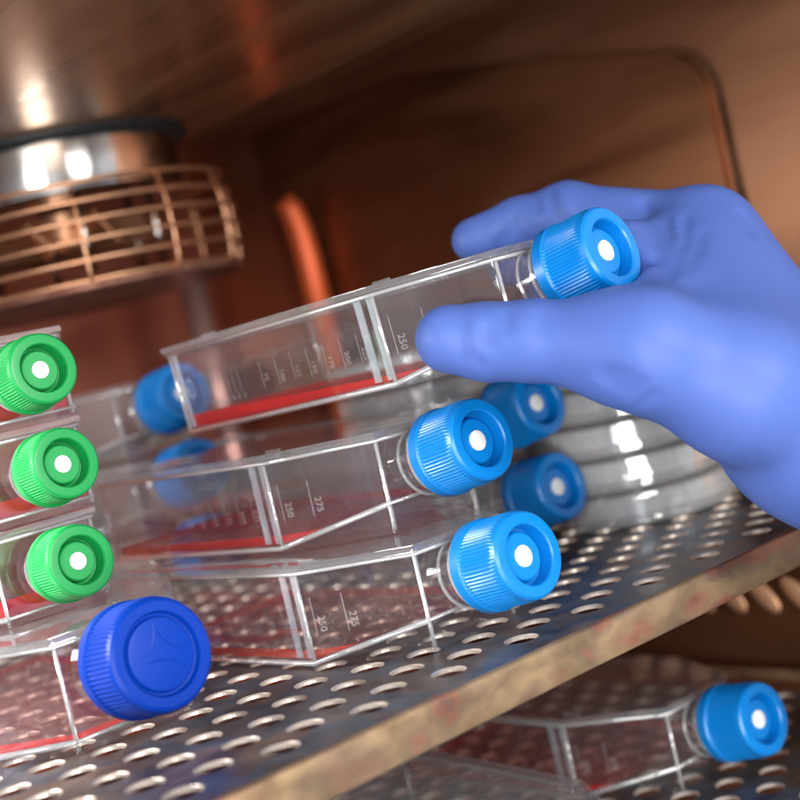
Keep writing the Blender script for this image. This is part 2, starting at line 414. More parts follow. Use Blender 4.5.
# ------------------------------------------------------------------ shelves
def shelf_metal(name, dark, metal=.9, rg=(.22,.5), nsc=14, st=(1,1,1), wear=.55):
    m, N, L_ = new_mat(name)
    out = N.new('ShaderNodeOutputMaterial'); b = N.new('ShaderNodeBsdfPrincipled'); L_.new(b.outputs[0], out.inputs[0])
    b.inputs['Metallic'].default_value = metal
    tc = N.new('ShaderNodeTexCoord')
    def noise(sc, det, dis=0.):
        n = N.new('ShaderNodeTexNoise'); n.inputs['Scale'].default_value = sc; n.inputs['Detail'].default_value = det; n.inputs['Distortion'].default_value = dis
        mp = N.new('ShaderNodeMapping'); mp.inputs['Scale'].default_value = st; L_.new(tc.outputs['Object'], mp.inputs[0]); L_.new(mp.outputs[0], n.inputs['Vector']); return n
    n1 = noise(nsc, 6, .8); n2 = noise(60, 5, .3); n3 = noise(220, 3)
    cr = N.new('ShaderNodeValToRGB'); e = cr.color_ramp.elements
    cols = dark
    while len(e) < len(cols): e.new(.5)
    for q, (p, c) in zip(e, cols): q.position = p; q.color = (*c, 1)
    L_.new(n1.outputs['Fac'], cr.inputs[0])
    mx = N.new('ShaderNodeMix'); mx.data_type = 'RGBA'; mx.blend_type = 'MULTIPLY'; mx.inputs[0].default_value = wear
    cr2 = N.new('ShaderNodeValToRGB'); cr2.color_ramp.elements[0].position = .35; cr2.color_ramp.elements[0].color = (.35,.33,.36,1); cr2.color_ramp.elements[1].position = .6; cr2.color_ramp.elements[1].color = (1,1,1,1)
    L_.new(n2.outputs['Fac'], cr2.inputs[0]); L_.new(cr.outputs[0], mx.inputs[6]); L_.new(cr2.outputs[0], mx.inputs[7]); L_.new(mx.outputs[2], b.inputs['Base Color'])
    mr = N.new('ShaderNodeMapRange'); mr.inputs[1].default_value = .3; mr.inputs[2].default_value = .7; mr.inputs[3].default_value = rg[0]; mr.inputs[4].default_value = rg[1]
    L_.new(n2.outputs['Fac'], mr.inputs[0]); L_.new(mr.outputs[0], b.inputs['Roughness'])
    bp = N.new('ShaderNodeBump'); bp.inputs['Strength'].default_value = .15; bp.inputs['Distance'].default_value = .0005; L_.new(n3.outputs['Fac'], bp.inputs['Height']); L_.new(bp.outputs[0], b.inputs['Normal'])
    return m
M['shelf_top'] = shelf_metal('tarnished shelf plate', [(.3, (.16,.13,.12)), (.42, (.27,.22,.20)), (.5, (.16,.20,.26)), (.6, (.32,.22,.17)), (.72, (.14,.17,.20))], .85, (.3,.52), 20)
M['shelf_edge'] = shelf_metal('worn copper edge', [(.32, (.10,.085,.08)), (.39, (.36,.15,.10)), (.45, (.36,.23,.13)), (.52, (.43,.29,.16)), (.58, (.33,.22,.14)), (.63, (.40,.17,.11)), (.69, (.15,.12,.11))], .7, (.3,.52), 21, (.75,1,1.4), .45)
M['hole'] = principled('bright punched hole edge', (.72,.62,.54), .4, .75, bump=(300, .2, .0005))
PX, PY, HX, HY, HR = .01715, .0212, .2588, .3567, .0056
def perforated(name, z, x0c, x1c, ny, label, th=.0016):
    """sheet metal shelf: real punched holes in staggered columns, folded front flange"""
    t = empty(name, Matrix.Translation((HX, HY, z)))
    bm = bmesh.new(); n = 24
    for c in range(x0c, x1c):
        cx = c*PX; off = 0 if c % 2 == 0 else PY/2
        ys = [-.0106 - .003] if c % 2 == 0 else [-.0106 - .003]
        for j in range(ny):
            cy = j*PY + off
            rings = {}
            for key, rr, zz in (('o', None, 0.), ('b', HR+.0005, 0.), ('c', HR, -.0005), ('d', HR, -th), ('p', None, -th)):
                ring = []
                for k in range(n):
                    a = 2*PI*(k+.5)/n; ca, sa = math.cos(a), math.sin(a)
                    if rr is None:
                        s = min((PX/2)/abs(ca) if abs(ca) > 1e-6 else 9, (PY/2)/abs(sa) if abs(sa) > 1e-6 else 9)
                    else: s = rr
                    ring.append(bm.verts.new((cx+s*ca, cy+s*sa, zz)))
                rings[key] = ring
            # corner points so that the cells tile without gaps
            def fill(o, i, flip, zz):
                for k in range(n):
                    k2 = (k+1) % n
                    q = [o[k], o[k2], i[k2], i[k]]
                    a, b = 2*PI*(k+.5)/n, 2*PI*(k+1.5)/n
                    crn = math.atan2(PY, PX)
                    for sgn in (crn, PI-crn, PI+crn, 2*PI-crn):
                        if a < sgn < b:
                            v = bm.verts.new((cx + math.copysign(PX/2, math.cos(sgn)), cy + math.copysign(PY/2, math.sin(sgn)), zz)); q = [o[k], v, o[k2], i[k2], i[k]]
                    bm.faces.new(q[::-1] if flip else q)
            fill(rings['o'], rings['b'], True, 0.); 
            for A, B in (('b','c'), ('c','d')):
                for k in range(n):
                    k2 = (k+1) % n; f_ = bm.faces.new((rings[A][k], rings[A][k2], rings[B][k2], rings[B][k])); f_.material_index = 1
            fill(rings['p'], rings['d'], False, -th)
        # strip between first hole cell and the fold
        ylo = (0 if c % 2 == 0 else PY/2) - PY/2
        for zz, fl in ((0., False), (-th, True)):
            q = [bm.verts.new(p) for p in ((cx-PX/2, EDGE+.0018, zz), (cx+PX/2, EDGE+.0018, zz), (cx+PX/2, ylo, zz), (cx-PX/2, ylo, zz))]
            bm.faces.new(q[::-1] if fl else q)
    bmesh.ops.remove_doubles(bm, verts=bm.verts, dist=.00002)
    link('plate', bm, None, t, None, [M['shelf_top'], M['hole']])
    # folded flange with a rounded lip
    bm = bmesh.new(); xa, xb = (x0c-.5)*PX, (x1c-.5)*PX
    prof = [(.0018, 0), (.0010, -.0002), (.0003, -.0008), (0, -.0018), (0, -.0132), (.0004, -.0138), (.0010, -.0141), (.0085, -.0141), (.0085, -.0127), (.0018, -.0127), (.0014, -.0016), (.0018, -.0016)]
    ns = 120; rows = []
    for s in range(ns+1):
        x = xa + (xb-xa)*s/ns; wv = .00025*math.sin(x*31)+.00015*math.sin(x*83+1)
        rows.append([bm.verts.new((x, EDGE+y+wv*(1 if y < .0015 else 0), zz)) for y, zz in prof])
    for a, b in zip(rows[:-1], rows[1:]):
        for k in range(len(prof)-1): bm.faces.new((a[k], b[k], b[k+1], a[k+1]))
    bmesh.ops.recalc_face_normals(bm, faces=bm.faces)
    link('front_flange', bm, M['shelf_edge'], t, .7)
    tag(t, label, 'shelf')
    return t
EDGE = .3379 - HY
perforated('perforated_shelf', 0., -17, 19, 23, 'perforated metal shelf with worn copper front edge carrying the flask stacks')
perforated('perforated_shelf', -.109, -17, 19, 23, 'lower perforated shelf in the shade under the copper edge')

# ------------------------------------------------------------------ incubator chamber (setting)
def chamber_mat(name, base, hi, rough=(.28,.5), sc=(3,40,3), metal=.85):
    m, N, L_ = new_mat(name)
    out = N.new('ShaderNodeOutputMaterial'); b = N.new('ShaderNodeBsdfPrincipled'); L_.new(b.outputs[0], out.inputs[0]); b.inputs['Metallic'].default_value = metal
    tc = N.new('ShaderNodeTexCoord'); mp = N.new('ShaderNodeMapping'); mp.inputs['Scale'].default_value = sc
    n = N.new('ShaderNodeTexNoise'); n.inputs['Scale'].default_value = 1; n.inputs['Detail'].default_value = 5; n.inputs['Distortion'].default_value = .5
    L_.new(tc.outputs['Object'], mp.inputs[0]); L_.new(mp.outputs[0], n.inputs['Vector'])
    cr = N.new('ShaderNodeValToRGB'); cr.color_ramp.elements[0].position = .35; cr.color_ramp.elements[0].color = (*base, 1); cr.color_ramp.elements[1].position = .68; cr.color_ramp.elements[1].color = (*hi, 1)
    L_.new(n.outputs['Fac'], cr.inputs[0]); L_.new(cr.outputs[0], b.inputs['Base Color'])
    mr = N.new('ShaderNodeMapRange'); mr.inputs[1].default_value = .35; mr.inputs[2].default_value = .7; mr.inputs[3].default_value = rough[0]; mr.inputs[4].default_value = rough[1]
    L_.new(n.outputs['Fac'], mr.inputs[0]); L_.new(mr.outputs[0], b.inputs['Roughness'])
    bp = N.new('ShaderNodeBump'); bp.inputs['Strength'].default_value = .14; bp.inputs['Distance'].default_value = .001
    L_.new(n.outputs['Fac'], bp.inputs['Height']); L_.new(bp.outputs[0], b.inputs['Normal'])
    return m
M['ceil'] = chamber_mat('brushed copper ceiling', (.40,.22,.12), (.62,.38,.22), (.22,.40), (30, 4, 4))
M['side'] = chamber_mat('copper side wall', (.24,.11,.06), (.35,.17,.095), (.35,.55), (4, 5, 30))
M['reflection_tone'] = chamber_mat('dark copper reflection', (.155,.067,.032), (.25,.108,.052), (.3,.5), (4, 6, 40))  # tone of the dark reflections on the side wall
M['pale'] = chamber_mat('pale reflector steel', (.60,.60,.62), (.82,.83,.86), (.3,.55), (4, 5, 14))  # unseen left wall made pale so the flasks mirror something bright
M['back'] = chamber_mat('red copper back wall', (.42,.14,.10), (.58,.24,.17), (.35,.55), (6, 5, 6))
def ceil_z(x): return .2485 + max(0, x-.475)*.21
def sheet(name, pts, mat):
    bm = bmesh.new(); vs = [bm.verts.new(p) for p in pts]; f = bm.faces.new(vs)
    r = bmesh.ops.extrude_face_region(bm, geom=[f]); up = f.normal.copy(); bm.normal_update()
    nrm = f.normal.copy()
    bmesh.ops.translate(bm, vec=nrm*.004, verts=[v for v in r['geom'] if isinstance(v, bmesh.types.BMVert)])
    bmesh.ops.recalc_face_normals(bm, faces=bm.faces)
    return tag(link(name, bm, mat), kind='structure')
XL, XR, YF, YB, ZB = -.06, .602, .28, .90, -.30
bm = bmesh.new(); rows = []
for z_ in (0, .004):
    rows.append([[bm.verts.new((x, y, ceil_z(x)+z_)) for x in (XL, .475, XR+.02)] for y in (YF, YB)])
lo_, hi_ = rows
for g_ in (lo_, hi_):
    for k in range(2): bm.faces.new((g_[0][k], g_[0][k+1], g_[1][k+1], g_[1][k]))
for k in range(2):
    for y_ in (0, 1): bm.faces.new((lo_[y_][k], lo_[y_][k+1], hi_[y_][k+1], hi_[y_][k]))
for k in (0, 2): bm.faces.new((lo_[0][k], lo_[1][k], hi_[1][k], hi_[0][k]))
bmesh.ops.recalc_face_normals(bm, faces=bm.faces)
tag(link('ceiling', bm, M['ceil']), kind='structure')
sheet('wall_back', [(XL,YB-.004,ZB), (XR,YB-.004,ZB), (XR,YB-.004,ceil_z(XR)+.003), (XL,YB-.004,ceil_z(XL)+.003)], M['back'])
sheet('wall_right', [(XR,YF,ZB), (XR,YF,ceil_z(XR)+.003), (XR,YB+.01,ceil_z(XR)+.003), (XR,YB+.01,ZB)], M['side'])
sheet('wall_left', [(XL,YF,ZB), (XL,YB-.005,ZB), (XL,YB-.005,ceil_z(XL)+.003), (XL,YF,ceil_z(XL)+.003)], M['pale'])
sheet('floor', [(XL,YF,ZB), (XL,YB,ZB), (XR,YB,ZB), (XR,YF,ZB)], M['side'])

# dark wall reflection built as a raised shape, upper front corner rounded
bm = bmesh.new(); x1 = XR-.0085
pts = [(.8,.02), (.8,.2815-.004)]
c0 = [(.80,.262), (.645,.2595), (.56,.2425), (.49,.2275)]
arc = []
for k in range(9):
    a = k/8*PI/2; arc.append((.455-.0 - .030*math.sin(a)+.0, .1885+.030*math.cos(a)))
outl = [(.80,.0)] + c0 + arc + [(.4255, .0)]
fr = [bm.verts.new((x1, y, z)) for y, z in outl]; bk = [bm.verts.new((XR-.0045, y, z)) for y, z in outl]
bm.faces.new(fr)
for k in range(len(outl)):
    k2 = (k+1) % len(outl); bm.faces.new((fr[k], fr[k2], bk[k2], bk[k]))
bmesh.ops.recalc_face_normals(bm, faces=bm.faces)
bmesh.ops.bevel(bm, geom=[e for e in bm.edges if abs(e.verts[0].co.x-x1) < 1e-6 and abs(e.verts[1].co.x-x1) < 1e-6], offset=.003, segments=4, affect='EDGES')
tag(link('dark_reflection', bm, M['reflection_tone'], None, .6), 'dark brown reflection shape with a rounded corner on the side wall behind the hand', 'cover panel')
# shelf rails on the side wall
def rail(z, y0, y1, label):
    bm = bmesh.new(); x = XR-.0045
    prof = [(0, 0), (-.012, 0), (-.0125, .0008), (-.0125, .006), (-.0112, .006), (-.0108, .0016), (0, .0016)]
    a = [bm.verts.new((x+px_, y0, z+pz)) for px_, pz in prof]; b = [bm.verts.new((x+px_, y1, z+pz)) for px_, pz in prof]
    for k in range(len(prof)):
        k2 = (k+1) % len(prof); bm.faces.new((a[k], a[k2], b[k2], b[k]))
    bm.faces.new(a); bm.faces.new(b[::-1]); bmesh.ops.recalc_face_normals(bm, faces=bm.faces)
    return tag(link('shelf_rail', bm, M['shelf_edge'], None), label, 'shelf rail', None)
rail(-.1075, .29, .89, 'pale copper rail running behind the lower flask, below the shelf edge')
M['reflection_oval'] = principled('orange copper reflection', (.70,.38,.22), .4, .5)
# slanting reflections below the shelf, shaped as raised copper ovals
lv = empty('reflection_panel', Matrix.Translation((XR-.0055, .40, -.06)))
bm = bmesh.new(); box(bm, -.0025, 0, -.10, .16, -.040, .045); link('panel', bm, M['reflection_tone'], lv)
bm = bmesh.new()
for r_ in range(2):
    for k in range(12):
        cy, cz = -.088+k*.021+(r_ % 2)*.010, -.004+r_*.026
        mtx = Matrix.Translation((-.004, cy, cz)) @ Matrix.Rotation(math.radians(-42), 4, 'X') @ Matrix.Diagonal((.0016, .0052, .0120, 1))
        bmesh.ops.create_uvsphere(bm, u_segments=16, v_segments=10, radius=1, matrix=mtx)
link('reflection_oval', bm, M['reflection_oval'], lv, 3.2)
tag(lv, 'dark side panel with slanting pale ovals standing for reflections, right of the copper shelf edge', 'vent panel')

# ------------------------------------------------------------------ circulation fan in its wire guard
FX, FY = .3955, .7209
M['chrome'] = principled('polished steel', (.60,.58,.56), .15, 1., bump=(40, .12, .002))
M['gasket'] = principled('black rubber', (.012,.016,.02), .5)
M['copper_wire'] = principled('copper wire', (.72,.40,.24), .34, .85)
M['mesh_disc'] = principled('pink brown guard plate', (.42,.20,.15), .4, .7, mott=((60,60,60), 5, [(.3,(.25,.10,.07)), (.7,(.55,.30,.22))]))
fan = empty('fan_guard', Matrix.Translation((FX, FY, .1600)))
def Z(z): return z-.16
bm = bmesh.new(); lathe(bm, [(0,Z(.245)), (.068,Z(.243)), (.076,Z(.2435)), (.0785,Z(.2455)), (.0785,Z(.2485)), (.070,Z(.2505))], 96); link('gasket', bm, M['gasket'], fan, .6)
bm = bmesh.new(); lathe(bm, [(0,Z(.217)), (.068,Z(.217)), (.0705,Z(.2185)), (.071,Z(.2215)), (.0715,Z(.2435))], 96); link('housing', bm, M['chrome'], fan, .6)
for k in range(6):
    z = Z(.2186 - .0098*k); r = (.0915,.0935,.0950,.0950,.0938,.0905)[k]
    bm = bmesh.new(); tube(bm, [(r*math.cos(a), r*math.sin(a), z) for a in [2*PI*i/72 for i in range(72)]], .00125, 8, closed=True)
    link('guard_ring', bm, M['copper_wire'], fan, 3.2)
for k in range(12):
    a = 2*PI*(k+.2)/12; x, y = .0930*math.cos(a), .0930*math.sin(a)
    bm = bmesh.new(); tube(bm, [(x*.975, y*.975, Z(.2196)), (x*1.01, y*1.01, Z(.203)), (x*1.012, y*1.012, Z(.185)), (x, y, Z(.172)), (x*.965, y*.965, Z(.1672))], .0011, 8); link('guard_upright', bm, M['copper_wire'], fan, 3.2)
for k in range(6):
    a = 2*PI*(k+.2)/6; x, y = .052*math.cos(a), .052*math.sin(a)
    bm = bmesh.new(); tube(bm, [(x, y, Z(.2195)), (x, y, Z(.176))], .0026, 12); link('bolt', bm, M['chrome'], fan, 3.2)
bm = bmesh.new(); lathe(bm, [(0,Z(.1672)), (.076,Z(.1672)), (.0915,Z(.1690)), (.0922,Z(.1676)), (.0915,Z(.1655)), (.07,Z(.1630)), (0,Z(.1625))], 96); link('bottom_plate', bm, M['mesh_disc'], fan, .6)
bm = bmesh.new()
lathe(bm, [(0,Z(.214)), (.016,Z(.214)), (.018,Z(.196)), (.010,Z(.190)), (0,Z(.190))], 40)
for k in range(8):
    a = 2*PI*k/8; mtx = Matrix.Rotation(a, 4, 'Z') @ Matrix.Translation((.032,0,Z(.200))) @ Matrix.Rotation(.6, 4, 'X')
    box(bm, -.018, .014, -.0009, .0009, -.010, .010, mtx)
link('impeller', bm, M['copper_wire'], fan, .5)
tag(fan, 'round fan with shiny steel housing inside a copper wire guard, hanging from the ceiling', 'fan')

# orange reflection built as pipe and plate, plus sensor post behind the held flask
M['orange_reflection'] = principled('orange red reflection', (.95,.17,.05), .4, .3)
M['pinkmetal'] = principled('pale pink metal', (.75,.42,.38), .35, .6)
br = empty('reflection_pipe', Matrix.Translation((.582, .752, .082)))
bm = bmesh.new(); pts = [(0,0,-.06), (0,0,.085), (-.001,0,.105), (-.004,0,.120), (-.009,0,.128)]
tube(bm, pts, [.0085,.0085,.0085,.008,.007], 20); link('pipe', bm, M['orange_reflection'], br, 3.2)
bm = bmesh.new(); box(bm, .020, .030, -.02, .02, -.06, .115); bmesh.ops.bevel(bm, geom=list(bm.edges), offset=.002, segments=2, affect='EDGES'); link('plate', bm, M['orange_reflection'], br)
tag(br, 'curved orange red reflection shaped as pipe and plate behind the held flask', 'reflection')
bm = bmesh.new(); tube(bm, [(0,0,0), (0,0,.172)], .0085, 16); lathe(bm, [(0,.172), (.0105,.172), (.011,.175), (.008,.180), (0,.181)], 24)
po = link('sensor_post', bm, M['pinkmetal'], None, 3.2); po.location = (.523, .804, .0); tag(po, 'pale pink upright metal rod between the fan guard and the held flask', 'rod')

# ------------------------------------------------------------------ gloved hand (implicit surface, one continuous skin)
P = dict(
 tt=(.3300,.3605,.1043), tip2=(.3384,.3505,.1003), ip=(.3468,.3380,.0973), mid=(.3565,.3231,.0923), mcp=(.3639,.3072,.0860), cmc=(.3905,.2930,.0665), wr=(.4252,.2924,.0446), wr2=(.4592,.2876,.0086),
 it=(.4132,.4236,.1397), id=(.4285,.4109,.1422), ipp=(.4378,.3926,.1417), imc=(.4560,.3432,.1200),
 mt=(.4298,.4244,.1265), md=(.4476,.4162,.1284), mp=(.4633,.4028,.1244), mmc=(.4839,.3518,.1083),
 rt=(.4383,.4162,.1093), rp=(.4776,.4092,.1060), rmc=(.5052,.3589,.0896),
 lt=(.4445,.4099,.0923), lp=(.4843,.4089,.0872), lmc=(.5162,.3614,.0700))
P = {k: np.array(v) for k, v in P.items()}
def cone(X, a, b, ra, rb):
    ab = b-a; t = np.clip(((X-a) @ ab)/(ab@ab), 0, 1)
    return np.linalg.norm(X-a-t[..., None]*ab, axis=-1) - (ra+(rb-ra)*t)
def smin(a, b, k):
    h = np.clip(.5+.5*(b-a)/k, 0, 1); return b*(1-h)+a*h-k*h*(1-h)
def smax(a, b, k): return -smin(-a, -b, k)
def tri_slab(X, a, b, c, r):
    """distance to a triangle, thickened by r: stretched web of skin"""
    ba, cb, ac = b-a, c-b, a-c; n = np.cross(ba, ac)
    pa, pb, pc = X-a, X-b, X-c
    s = np.sign(pa @ np.cross(ba, n)) + np.sign(pb @ np.cross(cb, n)) + np.sign(pc @ np.cross(ac, n))
    def ed(p, e): return np.sum((p - np.clip((p@e)/(e@e), 0, 1)[..., None]*e)**2, -1)
    e = np.minimum(np.minimum(ed(pa, ba), ed(pb, cb)), ed(pc, ac))
    pl = (pa@n)**2/(n@n)
    return np.sqrt(np.where(s < 2, e, pl)) - r
_ax = (hd.to_3x3() @ V(math.cos(math.radians(9)), 0, math.sin(math.radians(9)))).normalized()
CAPA = np.array(_ax); CAP0 = np.array(hd @ V(L+.0344, W/2, .0276)) - CAPA*.0235
def hand_sdf(X):
    p = P
    th = cone(X, p['tt'], p['tip2'], .0118, .0126)
    th = smin(th, cone(X, p['tip2'], p['ip'], .0126, .0129), .005)
    th = smin(th, cone(X, p['ip'], p['mid'], .0129, .0132), .006)
    th = smin(th, cone(X, p['mid'], p['mcp'], .0132, .0148), .008)
    ix = cone(X, p['it'], p['id'], .0092, .0102)
    ix = smin(ix, cone(X, p['id'], p['ipp'], .0102, .0113), .004)
    ix = smin(ix, cone(X, p['ipp'], p['imc']+np.array([0,0,.0015]), .0113, .0145), .006)
    md = cone(X, p['mt'], p['md'], .0088, .0100); md = smin(md, cone(X, p['md'], p['mp'], .0100, .0112), .004); md = smin(md, cone(X, p['mp'], p['mmc'], .0112, .0140), .006)
    rg = cone(X, p['rt'], p['rp'], .0088, .0108); rg = smin(rg, cone(X, p['rp'], p['rmc'], .0108, .0135), .006)
    lt = cone(X, p['lt'], p['lp'], .0078, .0096); lt = smin(lt, cone(X, p['lp'], p['lmc'], .0096, .0122), .006)
    W1, W2 = p['wr'], p['wr2']
    w0 = p['wr'] + np.array([.006, .006, .012])
    pm = cone(X, p['imc'], w0, .0138, .0225)
    pm = smin(pm, cone(X, p['mmc'], w0, .0140, .0240), .012)
    pm = smin(pm, cone(X, p['rmc'], w0, .0135, .0240), .012)
    pm = smin(pm, cone(X, p['lmc'], p['wr'], .0122, .0240), .012)
    thn = smin(cone(X, p['mcp'], p['cmc'], .0150, .0195), cone(X, p['cmc'], p['wr'], .0205, .0270), .010)
    web = tri_slab(X, p['mcp']+np.array([.004,.002,.002]), p['imc']+np.array([0,0,-.005]), p['cmc']+np.array([.006,.004,.006]), .0150)
    web2 = tri_slab(X, p['imc']+np.array([-.003,-.002,-.006]), w0, p['cmc'], .0175)
    wb = np.array([.4080,.3440,.1180])
    web3 = smin(tri_slab(X, wb, p['mcp']+np.array([.008,.006,.0]), p['cmc'], .0125), tri_slab(X, wb, p['imc']+np.array([-.004,.002,-.003]), p['cmc'], .0125), .006)
    web = smin(web, web3, .010)
    fa = cone(X, W1, W2, .0290, .0290); fa = smin(fa, cone(X, W2, np.array([.540, .272, -.098]), .0290, .0340), .01)
    d = smin(pm, thn, .020); d = smin(d, web, .016); d = smin(d, web2, .016); d = smin(d, fa, .012)
    d = smin(d, th, .016)
    fg = np.minimum(np.minimum(ix, md), np.minimum(rg, lt))
    fg = smin(smin(ix, md, .0012), smin(rg, lt, .0012), .0012)
    d = smin(d, fg, .007)
    # the glove gives way round the cap it holds
    q = X-CAP0; h_ = q@CAPA; rr_ = np.linalg.norm(q-h_[..., None]*CAPA, axis=-1)
    cyl = smax(rr_-.0172, smax(h_-.0258, -h_-.004, .001), .002)
    return smax(d, -cyl, .004)
def creases(X, d):
    p = P
    for pl, r, depth in CREASES:      # narrow furrows that follow the skin
        pl = np.array(pl); n = len(pl)-1
        m = np.linalg.norm(X-pl.mean(0), axis=-1) < .5*np.linalg.norm(pl[0]-pl[-1]) + .015
        if not m.any(): continue
        Y = X[m]; best = np.full(len(Y), 1e9); bt = np.zeros(len(Y))
        for i in range(n):
            a, b = pl[i], pl[i+1]; ab = b-a; t = np.clip(((Y-a)@ab)/(ab@ab), 0, 1); q = np.linalg.norm(Y-a-t[..., None]*ab, axis=-1)
            c = q < best; best[c] = q[c]; bt[c] = (i+t[c])/n
        d[m] += depth*np.exp(-(best/r)**2)*np.sin(np.clip(bt, .01, .99)*np.pi)**.6
    return d
